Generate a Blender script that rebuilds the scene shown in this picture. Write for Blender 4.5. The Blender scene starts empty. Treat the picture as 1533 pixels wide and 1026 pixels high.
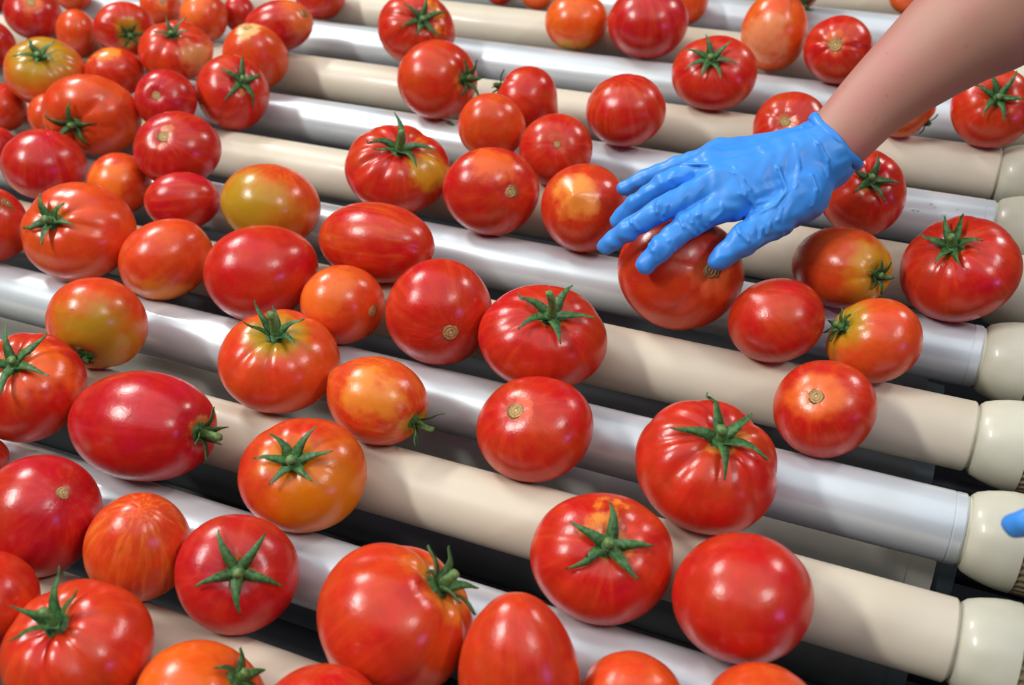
import bpy, math, random
import numpy as np
from mathutils import Matrix, Vector

# ---------------------------------------------------------------- camera, world, lamps, exposure
S = 0.022            # metres in one unit (the radius of a white roller tube)
DECK = 0.90          # height of the roller axes above the floor
CAM_ROT = ((0.925529, -0.206814, 0.317214), (0.371304, 0.660136, -0.652958), (-0.074364, 0.722114, 0.687766))
CAM_HEIGHT = 23.0611
LENS = 34.7446
FIRST, PITCH, BEIGE_R, TUBE_END = 15.2076, 3.5099, 1.0532, 3.8280

sc = bpy.context.scene
col = sc.collection

def at(p):           # belt units -> metres
    return Vector((p[0]*S, p[1]*S, p[2]*S + DECK))

cam_data = bpy.data.cameras.new('camera')
cam = bpy.data.objects.new('camera', cam_data)
col.objects.link(cam)
M = Matrix([list(r)+[0] for r in CAM_ROT]+[[0, 0, 0, 1]])
cam.matrix_world = Matrix.Translation(at((0, 0, CAM_HEIGHT))) @ M
cam_data.sensor_width = 36
cam_data.lens = LENS
cam_data.clip_start = 0.02
cam_data.dof.use_dof = True
cam_data.dof.focus_distance = 29.5*S
cam_data.dof.aperture_fstop = 7.0
sc.camera = cam

world = bpy.data.worlds.new('packing hall')
sc.world = world
world.use_nodes = True
bg = world.node_tree.nodes['Background']
bg.inputs[0].default_value = (0.80, 0.87, 1.0, 1)
bg.inputs[1].default_value = 0.03

def lamp(name, direction, dist, size, energy, colour=(1, 1, 1)):
    ld = bpy.data.lights.new(name, 'AREA')
    ld.shape = 'RECTANGLE'
    ld.size, ld.size_y = size
    ld.energy = energy
    ld.color = colour
    o = bpy.data.objects.new(name, ld)
    col.objects.link(o)
    d = Vector(direction).normalized()
    o.location = at((-12, 20, 0)) + d*dist
    y = (Vector((0, 1, 0)) - d*d.y).normalized()          # the fixtures run across the rollers
    o.rotation_euler = Matrix((y.cross(d), y, d)).transposed().to_euler()
    return o

lamp('hall_lamp', (-0.52, -0.30, 0.80), 3.0, (0.22, 0.85), 54, (1, 0.98, 0.95))
lamp('hall_lamp', (-0.64, 0.36, 0.68), 3.3, (0.22, 0.85), 54, (1, 0.98, 0.95))
lamp('hall_lamp', (0.65, -0.07, 0.75), 3.2, (0.15, 0.60), 19, (1, 0.99, 0.97))
lamp('hall_lamp', (0.52, 0.70, 0.50), 3.8, (0.20, 0.50), 30, (1, 0.98, 0.95))
lamp('insect_lamp', (0.91, -0.26, 0.27), 3.0, (0.17, 0.18), 6.5, (0.48, 0.25, 1.0))
lamp('overhead_fill', (0.0, 0.02, 1.0), 3.4, (6.4, 4.8), 106, (0.93, 0.97, 1.0))  # added broad overhead fill light, stands for no actual fixture

vs = sc.view_settings
vs.view_transform = 'Standard'
vs.look = 'None'
vs.gamma = 1.0
vs.use_curve_mapping = False
vs.exposure = -0.15

# ---------------------------------------------------------------- helpers
def srgb(text):
    v = [int(x)/255 for x in text.split(',')]
    return [x/12.92 if x <= 0.04045 else ((x+0.055)/1.055)**2.4 for x in v]

def tag(o, label=None, cat=None, group=None, kind=None):
    for k, v in (('label', label), ('category', cat), ('group', group), ('kind', kind)):
        if v:
            o[k] = v
    return o

def mesh_data(name, verts, faces, smooth=True):
    me = bpy.data.meshes.new(name)
    me.from_pydata([tuple(map(float, v)) for v in verts], [], [tuple(map(int, f)) for f in faces])
    if smooth:
        me.polygons.foreach_set('use_smooth', [True]*len(me.polygons))
    me.update()
    return me

def obj(name, me, mat=None, parent=None, loc=None):
    o = bpy.data.objects.new(name, me)
    col.objects.link(o)
    if mat and not me.materials:
        me.materials.append(mat)
    if parent:
        o.parent = parent
    if loc is not None:
        o.location = loc
    return o

def empty(name, loc):
    o = bpy.data.objects.new(name, None)
    o.empty_display_size = 0.02
    col.objects.link(o)
    o.location = loc
    return o

def lathe_x(profile, seg=64, closed=True, teeth=0, depth=0.0):
    """Surface of revolution about X from (x, r) pairs, in metres."""
    V, F = [], []
    for x, r in profile:
        for k in range(seg):
            a = 2*math.pi*k/seg
            rr = r
            if teeth and (k*teeth//seg) % 2:
                rr = r - depth
            V.append((x*S, rr*S*math.cos(a), rr*S*math.sin(a)))
    n = len(profile)
    for i in range(n-1):
        for k in range(seg):
            k2 = (k+1) % seg
            F.append((i*seg+k, i*seg+k2, (i+1)*seg+k2, (i+1)*seg+k))
    if closed:
        F.append(tuple(range(seg-1, -1, -1)))
        F.append(tuple((n-1)*seg+k for k in range(seg)))
    F = [f[::-1] for f in F]
    return V, F

def shade(me, angle=0.6):
    me.polygons.foreach_set('use_smooth', [True]*len(me.polygons))
    try:
        me.set_sharp_from_angle(angle=angle)
    except Exception:
        pass
    return me

def box(x0, x1, y0, y1, z0, z1, b=0.0):
    V = [(x, y, z) for x in (x0, x1) for y in (y0, y1) for z in (z0, z1)]
    F = [(0, 1, 3, 2), (4, 6, 7, 5), (0, 4, 5, 1), (2, 3, 7, 6), (0, 2, 6, 4), (1, 5, 7, 3)]
    return [(v[0]*S, v[1]*S, v[2]*S) for v in V], F

class Nodes:
    def __init__(self, name):
        self.m = bpy.data.materials.new(name)
        self.m.use_nodes = True
        self.t = self.m.node_tree
        self.p = self.t.nodes['Principled BSDF']
    def n(self, kind, **kw):
        x = self.t.nodes.new(kind)
        for k, v in kw.items():
            setattr(x, k, v)
        return x
    def l(self, a, b):
        self.t.links.new(a, b)
    def math(self, op, a, b=None, c=None, clamp=False):
        x = self.n('ShaderNodeMath', operation=op)
        x.use_clamp = clamp
        for i, v in enumerate((a, b, c)):
            if v is None:
                continue
            if isinstance(v, (int, float)):
                x.inputs[i].default_value = v
            else:
                self.l(v, x.inputs[i])
        return x.outputs[0]
    def vmath(self, op, a, b=None):
        x = self.n('ShaderNodeVectorMath', operation=op)
        for i, v in enumerate((a, b)):
            if v is None:
                continue
            if isinstance(v, tuple):
                x.inputs[i].default_value = v
            else:
                self.l(v, x.inputs[i])
        return x.outputs['Value'] if op == 'DOT_PRODUCT' else x.outputs[0]
    def mix(self, f, a, b):
        x = self.n('ShaderNodeMix', data_type='RGBA')
        for sock, v in ((x.inputs[0], f), (x.inputs[6], a), (x.inputs[7], b)):
            if isinstance(v, (int, float)):
                sock.default_value = v
            elif isinstance(v, (tuple, list)):
                sock.default_value = (*v[:3], 1)
            else:
                self.l(v, sock)
        return x.outputs[2]
    def noise(self, vec, scale, detail=3.0, rough=0.55):
        x = self.n('ShaderNodeTexNoise')
        x.inputs['Scale'].default_value = scale
        x.inputs['Detail'].default_value = detail
        x.inputs['Roughness'].default_value = rough
        self.l(vec, x.inputs['Vector'])
        return x.outputs['Fac']
    def ramp(self, f, lo, hi):
        x = self.n('ShaderNodeMapRange', interpolation_type='SMOOTHSTEP')
        for i, v in ((0, f), (1, lo), (2, hi)):
            if isinstance(v, (int, float)):
                x.inputs[i].default_value = v
            else:
                self.l(v, x.inputs[i])
        return x.outputs[0]
    def attr(self, name):
        x = self.n('ShaderNodeAttribute', attribute_type='OBJECT')
        x.attribute_name = name
        return x
    def bump(self, height, strength, dist=0.001):
        x = self.n('ShaderNodeBump')
        x.inputs['Strength'].default_value = strength
        x.inputs['Distance'].default_value = dist
        self.l(height, x.inputs['Height'])
        self.l(x.outputs[0], self.p.inputs['Normal'])

def plain(name, colour, rough, scale=300, vary=0.12, bump=0.05, metal=0.0, coat=0.0, stretch=(1, 1, 1), dist=0.0005):
    N = Nodes(name)
    tc = N.n('ShaderNodeTexCoord').outputs['Object']
    v = N.vmath('MULTIPLY', tc, stretch)
    f = N.noise(v, scale)
    g = N.noise(v, scale*0.13, 2)
    c = srgb(colour)
    dark = [x*(1-vary*1.6) for x in c]
    N.l(N.mix(N.math('MULTIPLY', f, g), c, dark), N.p.inputs['Base Color'])
    N.p.inputs['Roughness'].default_value = rough
    N.p.inputs['Metallic'].default_value = metal
    N.p.inputs['Coat Weight'].default_value = coat
    N.p.inputs['Coat Roughness'].default_value = 0.12
    N.bump(f, bump, dist)
    return N.m

# ---------------------------------------------------------------- materials
def tomato_material():
    N = Nodes('tomato skin')
    tc = N.n('ShaderNodeTexCoord').outputs['Object']
    rnd = N.n('ShaderNodeObjectInfo').outputs['Random']
    unit = N.n('ShaderNodeVectorMath', operation='SCALE')
    N.l(tc, unit.inputs[0]); N.l(N.attr('inverse_size').outputs['Fac'], unit.inputs['Scale'])
    u = unit.outputs[0]
    shift = N.n('ShaderNodeCombineXYZ')
    N.l(N.math('MULTIPLY', rnd, 91.0), shift.inputs[0]); N.l(N.math('MULTIPLY', rnd, 37.0), shift.inputs[1])
    q = N.vmath('ADD', u, shift.outputs[0])
    d = N.vmath('NORMALIZE', u)
    big = N.noise(q, 1.5, 2)
    streak = N.noise(N.vmath('ADD', N.vmath('MULTIPLY', N.vmath('NORMALIZE', N.vmath('MULTIPLY', u, (1, 1, 0.25))), (3.4, 3.4, 1.3)), shift.outputs[0]), 1.6, 4, 0.6)
    mid = N.noise(q, 4.0, 4, 0.6)
    fine = N.noise(q, 26.0, 3, 0.6)
    wob = N.math('MULTIPLY', N.math('SUBTRACT', N.math('ADD', big, N.math('MULTIPLY', mid, 0.5)), 0.75), 0.75)
    c = N.attr('skin_colour').outputs['Color']
    warm = N.mix(1.0, c, c)
    # slow drift between deeper and warmer red
    hs = N.n('ShaderNodeHueSaturation')
    N.l(warm, hs.inputs['Color'])
    N.l(N.math('ADD', 0.488, N.math('MULTIPLY', big, 0.03)), hs.inputs['Hue'])
    N.l(N.math('ADD', 0.66, N.math('MULTIPLY', mid, 0.54)), hs.inputs['Value'])
    c = hs.outputs[0]
    m = N.math('MULTIPLY', N.ramp(streak, 0.45, 0.72), N.attr('mottle').outputs['Fac'], clamp=True)
    c = N.mix(m, c, N.attr('mottle_colour').outputs['Color'])
    pd = N.math('ADD', N.vmath('DOT_PRODUCT', d, N.attr('patch_direction').outputs['Vector']), wob)
    pf = N.ramp(pd, N.attr('patch_low').outputs['Fac'], N.attr('patch_high').outputs['Fac'])
    c = N.mix(N.math('MULTIPLY', pf, 0.92), c, N.attr('patch_colour').outputs['Color'])
    sx = N.n('ShaderNodeSeparateXYZ'); N.l(d, sx.inputs[0])
    sd = N.math('ADD', sx.outputs[2], N.math('MULTIPLY', wob, 0.6))
    sf = N.ramp(sd, N.attr('shoulder_low').outputs['Fac'], N.attr('shoulder_high').outputs['Fac'])
    c = N.mix(N.math('MULTIPLY', sf, 0.9), c, N.attr('shoulder_colour').outputs['Color'])
    vor = N.n('ShaderNodeTexVoronoi'); vor.inputs['Scale'].default_value = 8.0
    N.l(q, vor.inputs['Vector'])
    dot = N.math('MULTIPLY', N.math('SUBTRACT', 1.0, N.ramp(vor.outputs['Distance'], 0.02, 0.07)), N.ramp(mid, 0.5, 0.62))
    c = N.mix(N.math('MULTIPLY', dot, 0.35), c, srgb('232,150,110'))
    N.l(c, N.p.inputs['Base Color'])
    rg = N.math('ADD', 0.17, N.math('MULTIPLY', mid, 0.16))
    N.l(rg, N.p.inputs['Roughness'])
    N.p.inputs['Specular IOR Level'].default_value = 0.5
    N.p.inputs['Subsurface Weight'].default_value = 0.12
    N.p.inputs['Subsurface Radius'].default_value = (0.6, 0.12, 0.06)
    N.p.inputs['Subsurface Scale'].default_value = 0.012
    N.bump(N.math('ADD', mid, N.math('MULTIPLY', fine, 0.3)), 0.2, 0.0012)
    return N.m

def scar_material():
    N = Nodes('corky stem scar')
    tc = N.n('ShaderNodeTexCoord').outputs['Object']
    unit = N.n('ShaderNodeVectorMath', operation='SCALE')
    N.l(tc, unit.inputs[0]); N.l(N.attr('inverse_size').outputs['Fac'], unit.inputs['Scale'])
    u = N.vmath('MULTIPLY', unit.outputs[0], (1, 1, 0))
    ln = N.n('ShaderNodeVectorMath', operation='LENGTH'); N.l(u, ln.inputs[0])
    r = ln.outputs['Value']
    nz = N.noise(N.vmath('MULTIPLY', unit.outputs[0], (1, 1, 0)), 3.2, 4)
    w = N.math('SINE', N.math('ADD', N.math('MULTIPLY', r, 15.0), N.math('MULTIPLY', nz, 2.5)))
    c = N.mix(N.ramp(w, -0.7, 0.9), N.attr('scar_colour').outputs['Color'], N.attr('scar_light').outputs['Color'])
    c = N.mix(N.ramp(nz, 0.52, 0.66), c, srgb('120,90,50'))
    c = N.mix(N.math('MULTIPLY', N.ramp(r, 0.80, 1.02), 0.75), c, srgb('112,74,40'))
    c = N.mix(N.math('SUBTRACT', 1.0, N.ramp(r, 0.10, 0.24)), c, srgb('212,196,160'))
    N.l(c, N.p.inputs['Base Color'])
    N.p.inputs['Roughness'].default_value = 0.7
    N.bump(N.math('ADD', w, nz), 0.5, 0.0006)
    return N.m

def leaf_material(name, a, b):
    N = Nodes(name)
    tc = N.n('ShaderNodeTexCoord').outputs['Object']
    f = N.noise(tc, 380, 4, 0.65)
    c = N.mix(N.ramp(f, 0.35, 0.65), srgb(a), srgb(b))
    N.l(c, N.p.inputs['Base Color'])
    N.p.inputs['Roughness'].default_value = 0.55
    N.bump(f, 0.35, 0.0006)
    return N.m

def glove_material():
    N = Nodes('blue nitrile')
    tc = N.n('ShaderNodeTexCoord').outputs['Object']
    a = N.noise(tc, 45, 2)
    b = N.noise(N.vmath('MULTIPLY', tc, (1.0, 2.0, 1.4)), 48, 2, 0.45)
    N.l(N.mix(a, srgb('50,134,228'), srgb('74,158,242')), N.p.inputs['Base Color'])
    N.p.inputs['Roughness'].default_value = 0.38
    N.p.inputs['Specular IOR Level'].default_value = 0.4
    N.bump(N.math('ADD', N.math('MULTIPLY', b, 0.8), N.math('MULTIPLY', a, 1.5)), 0.3, 0.0018)
    return N.m

def skin_material():
    N = Nodes('forearm skin')
    tc = N.n('ShaderNodeTexCoord').outputs['Object']
    a = N.noise(tc, 16, 3)
    b = N.noise(tc, 420, 3, 0.6)
    c = N.mix(N.ramp(a, 0.35, 0.68), srgb('186,138,118'), srgb('194,124,118'))
    spot = N.noise(tc, 240, 1)
    c = N.mix(N.math('MULTIPLY', N.ramp(spot, 0.70, 0.78), 0.3), c, srgb('150,84,76'))
    N.l(c, N.p.inputs['Base Color'])
    N.p.inputs['Roughness'].default_value = 0.55
    N.p.inputs['Subsurface Weight'].default_value = 0.1
    N.p.inputs['Subsurface Scale'].default_value = 0.006
    N.bump(b, 0.15, 0.0005)
    return N.m

def tube_material(name, colour, rough, coat, metal=0.0):
    N = Nodes(name)
    tc = N.n('ShaderNodeTexCoord').outputs['Object']
    rnd = N.n('ShaderNodeObjectInfo').outputs['Random']
    cx = N.n('ShaderNodeCombineXYZ'); N.l(N.math('MULTIPLY', rnd, 7.0), cx.inputs[0])
    v = N.vmath('ADD', tc, cx.outputs[0])
    a = N.noise(v, 14, 3)
    b = N.noise(N.vmath('MULTIPLY', v, (0.4, 1, 1)), 60, 4, 0.6)
    c = srgb(colour)
    k = N.mix(N.math('MULTIPLY', N.ramp(a, 0.45, 0.75), 0.5), c, [c[0]*0.90, c[1]*0.86, c[2]*0.78])
    k = N.mix(N.math('MULTIPLY', N.ramp(b, 0.62, 0.8), 0.35), k, [c[0]*0.8, c[1]*0.74, c[2]*0.62])
    N.l(k, N.p.inputs['Base Color'])
    N.l(N.math('ADD', rough-0.05, N.math('MULTIPLY', b, 0.12)), N.p.inputs['Roughness'])
    N.p.inputs['Metallic'].default_value = metal
    N.p.inputs['Coat Weight'].default_value = coat
    N.p.inputs['Coat Roughness'].default_value = 0.06
    N.bump(b, 0.12, 0.0008)
    return N.m

TOMATO = tomato_material()
SCAR = scar_material()
SEPAL = leaf_material('calyx leaf', '36,80,34', '74,118,58')
STEM = leaf_material('green stem', '70,108,50', '112,140,76')
GLOVE = glove_material()
SKIN = skin_material()
WHITE = tube_material('white roller', '210,219,224', 0.36, 0.75, 0.3)
BEIGE = tube_material('beige roller', '213,203,182', 0.42, 0.12)
CAP = plain('cream nylon', '208,206,186', 0.4, 120, 0.12, 0.03, coat=0.2)
GRIP = plain('worn brown nylon', '138,122,92', 0.6, 200, 0.3, 0.1)
STEEL = plain('steel', '150,152,156', 0.35, 200, 0.15, 0.05, metal=0.9)
RETURN_SHADED = plain('return roller shaded in colour', '92,95,98', 0.45, 60, 0.25, 0.05)  # light-coloured tube darkened here, so the colour carries the shade
RETURN_LIT = plain('return roller lit in colour', '226,222,210', 0.4, 60, 0.2, 0.05)  # lit copy of the same tube, brightness put into the colour
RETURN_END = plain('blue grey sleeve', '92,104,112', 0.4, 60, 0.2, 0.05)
SHADE_NAVY = plain('near-black navy shade', '20,24,34', 0.5, 90, 0.3, 0.1)  # near black stands in for the shade below the rollers
PAINT = plain('grey painted steel', '120,126,130', 0.45, 90, 0.15, 0.05)
CONCRETE = plain('concrete', '120,118,112', 0.8, 8, 0.3, 0.2)

# ---------------------------------------------------------------- floor and conveyor
V, F = box(-300, 300, -200, 306, -1.0, 0.0)
floor = obj('floor', mesh_data('floor', V, F, False), CONCRETE)
tag(floor, 'grey concrete floor of the packing hall', None, None, 'structure')
V, F = box(-300, 300, 300, 306, 0.0, 190)
tag(obj('wall_back', mesh_data('wall_back', V, F, False), PAINT), 'plain grey wall of the packing hall, beyond the belt', None, None, 'structure')

LEFT_END = -62.0
frame = empty('conveyor', (0, 0, 0))
tag(frame, 'steel conveyor frame, with added tray coloured near black for the shade under rollers', 'conveyor')
def frame_part(name, b, mat):
    V, F = box(*b)
    o = obj(name, mesh_data(name, V, F, False), mat, frame)
    o.location = (0, 0, DECK)
    return o
frame_part('tray', (LEFT_END-3, 12, -6, 68, -10.6, -10.0), SHADE_NAVY)  # added sheet whose dark colour gives the black of the gaps
frame_part('side_rail', (TUBE_END+4.3, TUBE_END+5.1, -6, 68, -11, 1.4), PAINT)
frame_part('side_rail', (LEFT_END-4.1, LEFT_END-3.3, -6, 68, -11, 1.4), PAINT)
for x in (TUBE_END+4.7, LEFT_END-3.7):
    for y in (-4, 66):
        frame_part('leg', (x-1, x+1, y-1, y+1, -DECK/S, -11), PAINT)

tube_mesh, cap_mesh, grip_mesh = {}, None, None
for key, r in (('white', 1.0), ('beige', BEIGE_R)):
    g = 0.22
    prof = [(LEFT_END, r*0.8), (LEFT_END, r-0.03), (LEFT_END+0.05, r), (-40, r), (-20, r), (-8, r), (TUBE_END-0.34, r)]
    if key == 'white':
        prof += [(TUBE_END-0.33, r-0.018), (TUBE_END-0.29, r-0.018), (TUBE_END-0.28, r)]
    prof += [(TUBE_END-0.05, r), (TUBE_END, r-0.04), (TUBE_END, r*0.8)]
    V, F = lathe_x(prof, 72)
    tube_mesh[key] = shade(mesh_data('tube', V, F))
    tube_mesh[key].materials.append(WHITE if key == 'white' else BEIGE)
cap_prof = [(TUBE_END+0.005, 0.7), (TUBE_END+0.005, 0.93), (TUBE_END+0.09, 0.93), (TUBE_END+0.10, 1.0), (TUBE_END+0.2, 1.10), (TUBE_END+0.45, 1.20),
            (TUBE_END+0.8, 1.29), (TUBE_END+1.1, 1.335), (TUBE_END+1.38, 1.34), (TUBE_END+1.38, 0.6)]
V, F = lathe_x(cap_prof, 72)
cap_mesh = shade(mesh_data('end_cap', V, F)); cap_mesh.materials.append(CAP)
V, F = lathe_x([(TUBE_END+1.38, 1.0), (TUBE_END+1.38, 1.33), (TUBE_END+2.4, 1.33), (TUBE_END+2.4, 0.6)], 144, True, 72, 0.07)
grip_mesh = shade(mesh_data('grip_ring', V, F), 0.3); grip_mesh.materials.append(GRIP)
V, F = lathe_x([(LEFT_END-3.27, 0.4), (LEFT_END, 0.4)], 24)
V2, F2 = lathe_x([(TUBE_END+2.4, 0.4), (TUBE_END+4.27, 0.4)], 24)
shaft_mesh = [shade(mesh_data('shaft', *g)) for g in ((V, F), (V2, F2))]

ROLLERS = {
    -2: 'beige roller crossing the bottom left corner, under the ribbed corner tomato',
    -1: 'white roller under the egg-shaped tomato that stands point up',
    0: 'beige roller whose cap fills the bottom right corner, beside the large plain round tomato',
    1: 'white roller under the largest ribbed tomato, its cap beside the lone blue fingertip',
    2: 'beige roller carrying the tan-scarred tomato, in front of the held tomato',
    3: 'white roller directly under the tomato held by the gloved hand',
    4: 'beige roller just beyond the held tomato, under the large tomato by the caps',
    5: 'white roller with water drops near its end, passing behind the gloved fingers',
    6: 'beige roller with a steel ring at its cap, below the bare forearm',
    7: 'white roller under the lone star-calyx tomato, beyond the hand',
    8: 'beige roller under the bright orange and the dark crimson tomatoes',
    9: 'white roller behind the pear-necked orange tomato, near the top edge',
    10: 'beige roller cut off by the top edge beside the forearm',
}
def make_roller(i, label):
    key = 'beige' if i % 2 == 0 else 'white'
    o = empty('conveyor_roller', at((0, FIRST+PITCH*i, 0)))
    tag(o, label, 'roller', 'rollers of the sorting conveyor')
    obj('tube', tube_mesh[key], None, o)
    c = obj('end_cap', cap_mesh, None, o)
    obj('grip_ring', grip_mesh, None, c)['label'] = 'ribbed brown edge of the cap'
    for sm in shaft_mesh:
        obj('shaft', sm, STEEL, o)
    return o
for i, label in ROLLERS.items():
    make_roller(i, label)

# lower run of the belt: rollers seen through the gaps, shade and light put into their colours
RET_END, RET_Z = 2.55, -4.6
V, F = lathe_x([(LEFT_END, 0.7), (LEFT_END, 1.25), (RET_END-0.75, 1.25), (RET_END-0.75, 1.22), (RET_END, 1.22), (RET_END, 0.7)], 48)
ret_mesh = [shade(mesh_data('tube', V, F)) for k in (0, 1)]; ret_mesh[0].materials.append(RETURN_SHADED); ret_mesh[1].materials.append(RETURN_LIT)
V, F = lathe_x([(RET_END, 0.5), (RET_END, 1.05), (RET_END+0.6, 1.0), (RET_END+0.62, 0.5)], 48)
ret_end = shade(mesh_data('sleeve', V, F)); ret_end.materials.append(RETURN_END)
V, F = lathe_x([(LEFT_END-3.27, 0.4), (LEFT_END, 0.4)], 24)
V2, F2 = lathe_x([(RET_END+0.6, 0.4), (TUBE_END+3.1, 0.4)], 24)
ret_shaft = [shade(mesh_data('shaft', *g)) for g in ((V, F), (V2, F2))]
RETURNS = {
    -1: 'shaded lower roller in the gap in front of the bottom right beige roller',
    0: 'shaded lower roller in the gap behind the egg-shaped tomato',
    1: 'lit-toned lower roller in the gap between the largest ribbed and the plain round tomato',
    2: 'shade-toned lower roller in the gap below the tan-scarred tomato',
    3: 'shade-toned lower roller in the gap below the held tomato',
    4: 'shade-toned lower roller in the gap beyond the held tomato',
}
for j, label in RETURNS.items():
    o = empty('return_roller', at((1.1 if j == 1 else 0.3, FIRST+PITCH*(j+(0.34 if j == 1 else 0.5)), RET_Z+(1.2 if j == 1 else 0))))  # the lit-toned roller is raised and shifted to catch more light
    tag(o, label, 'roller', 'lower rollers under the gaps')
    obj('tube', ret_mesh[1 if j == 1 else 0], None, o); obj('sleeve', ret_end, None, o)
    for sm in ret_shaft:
        obj('shaft', sm, SHADE_NAVY, o)

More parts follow.
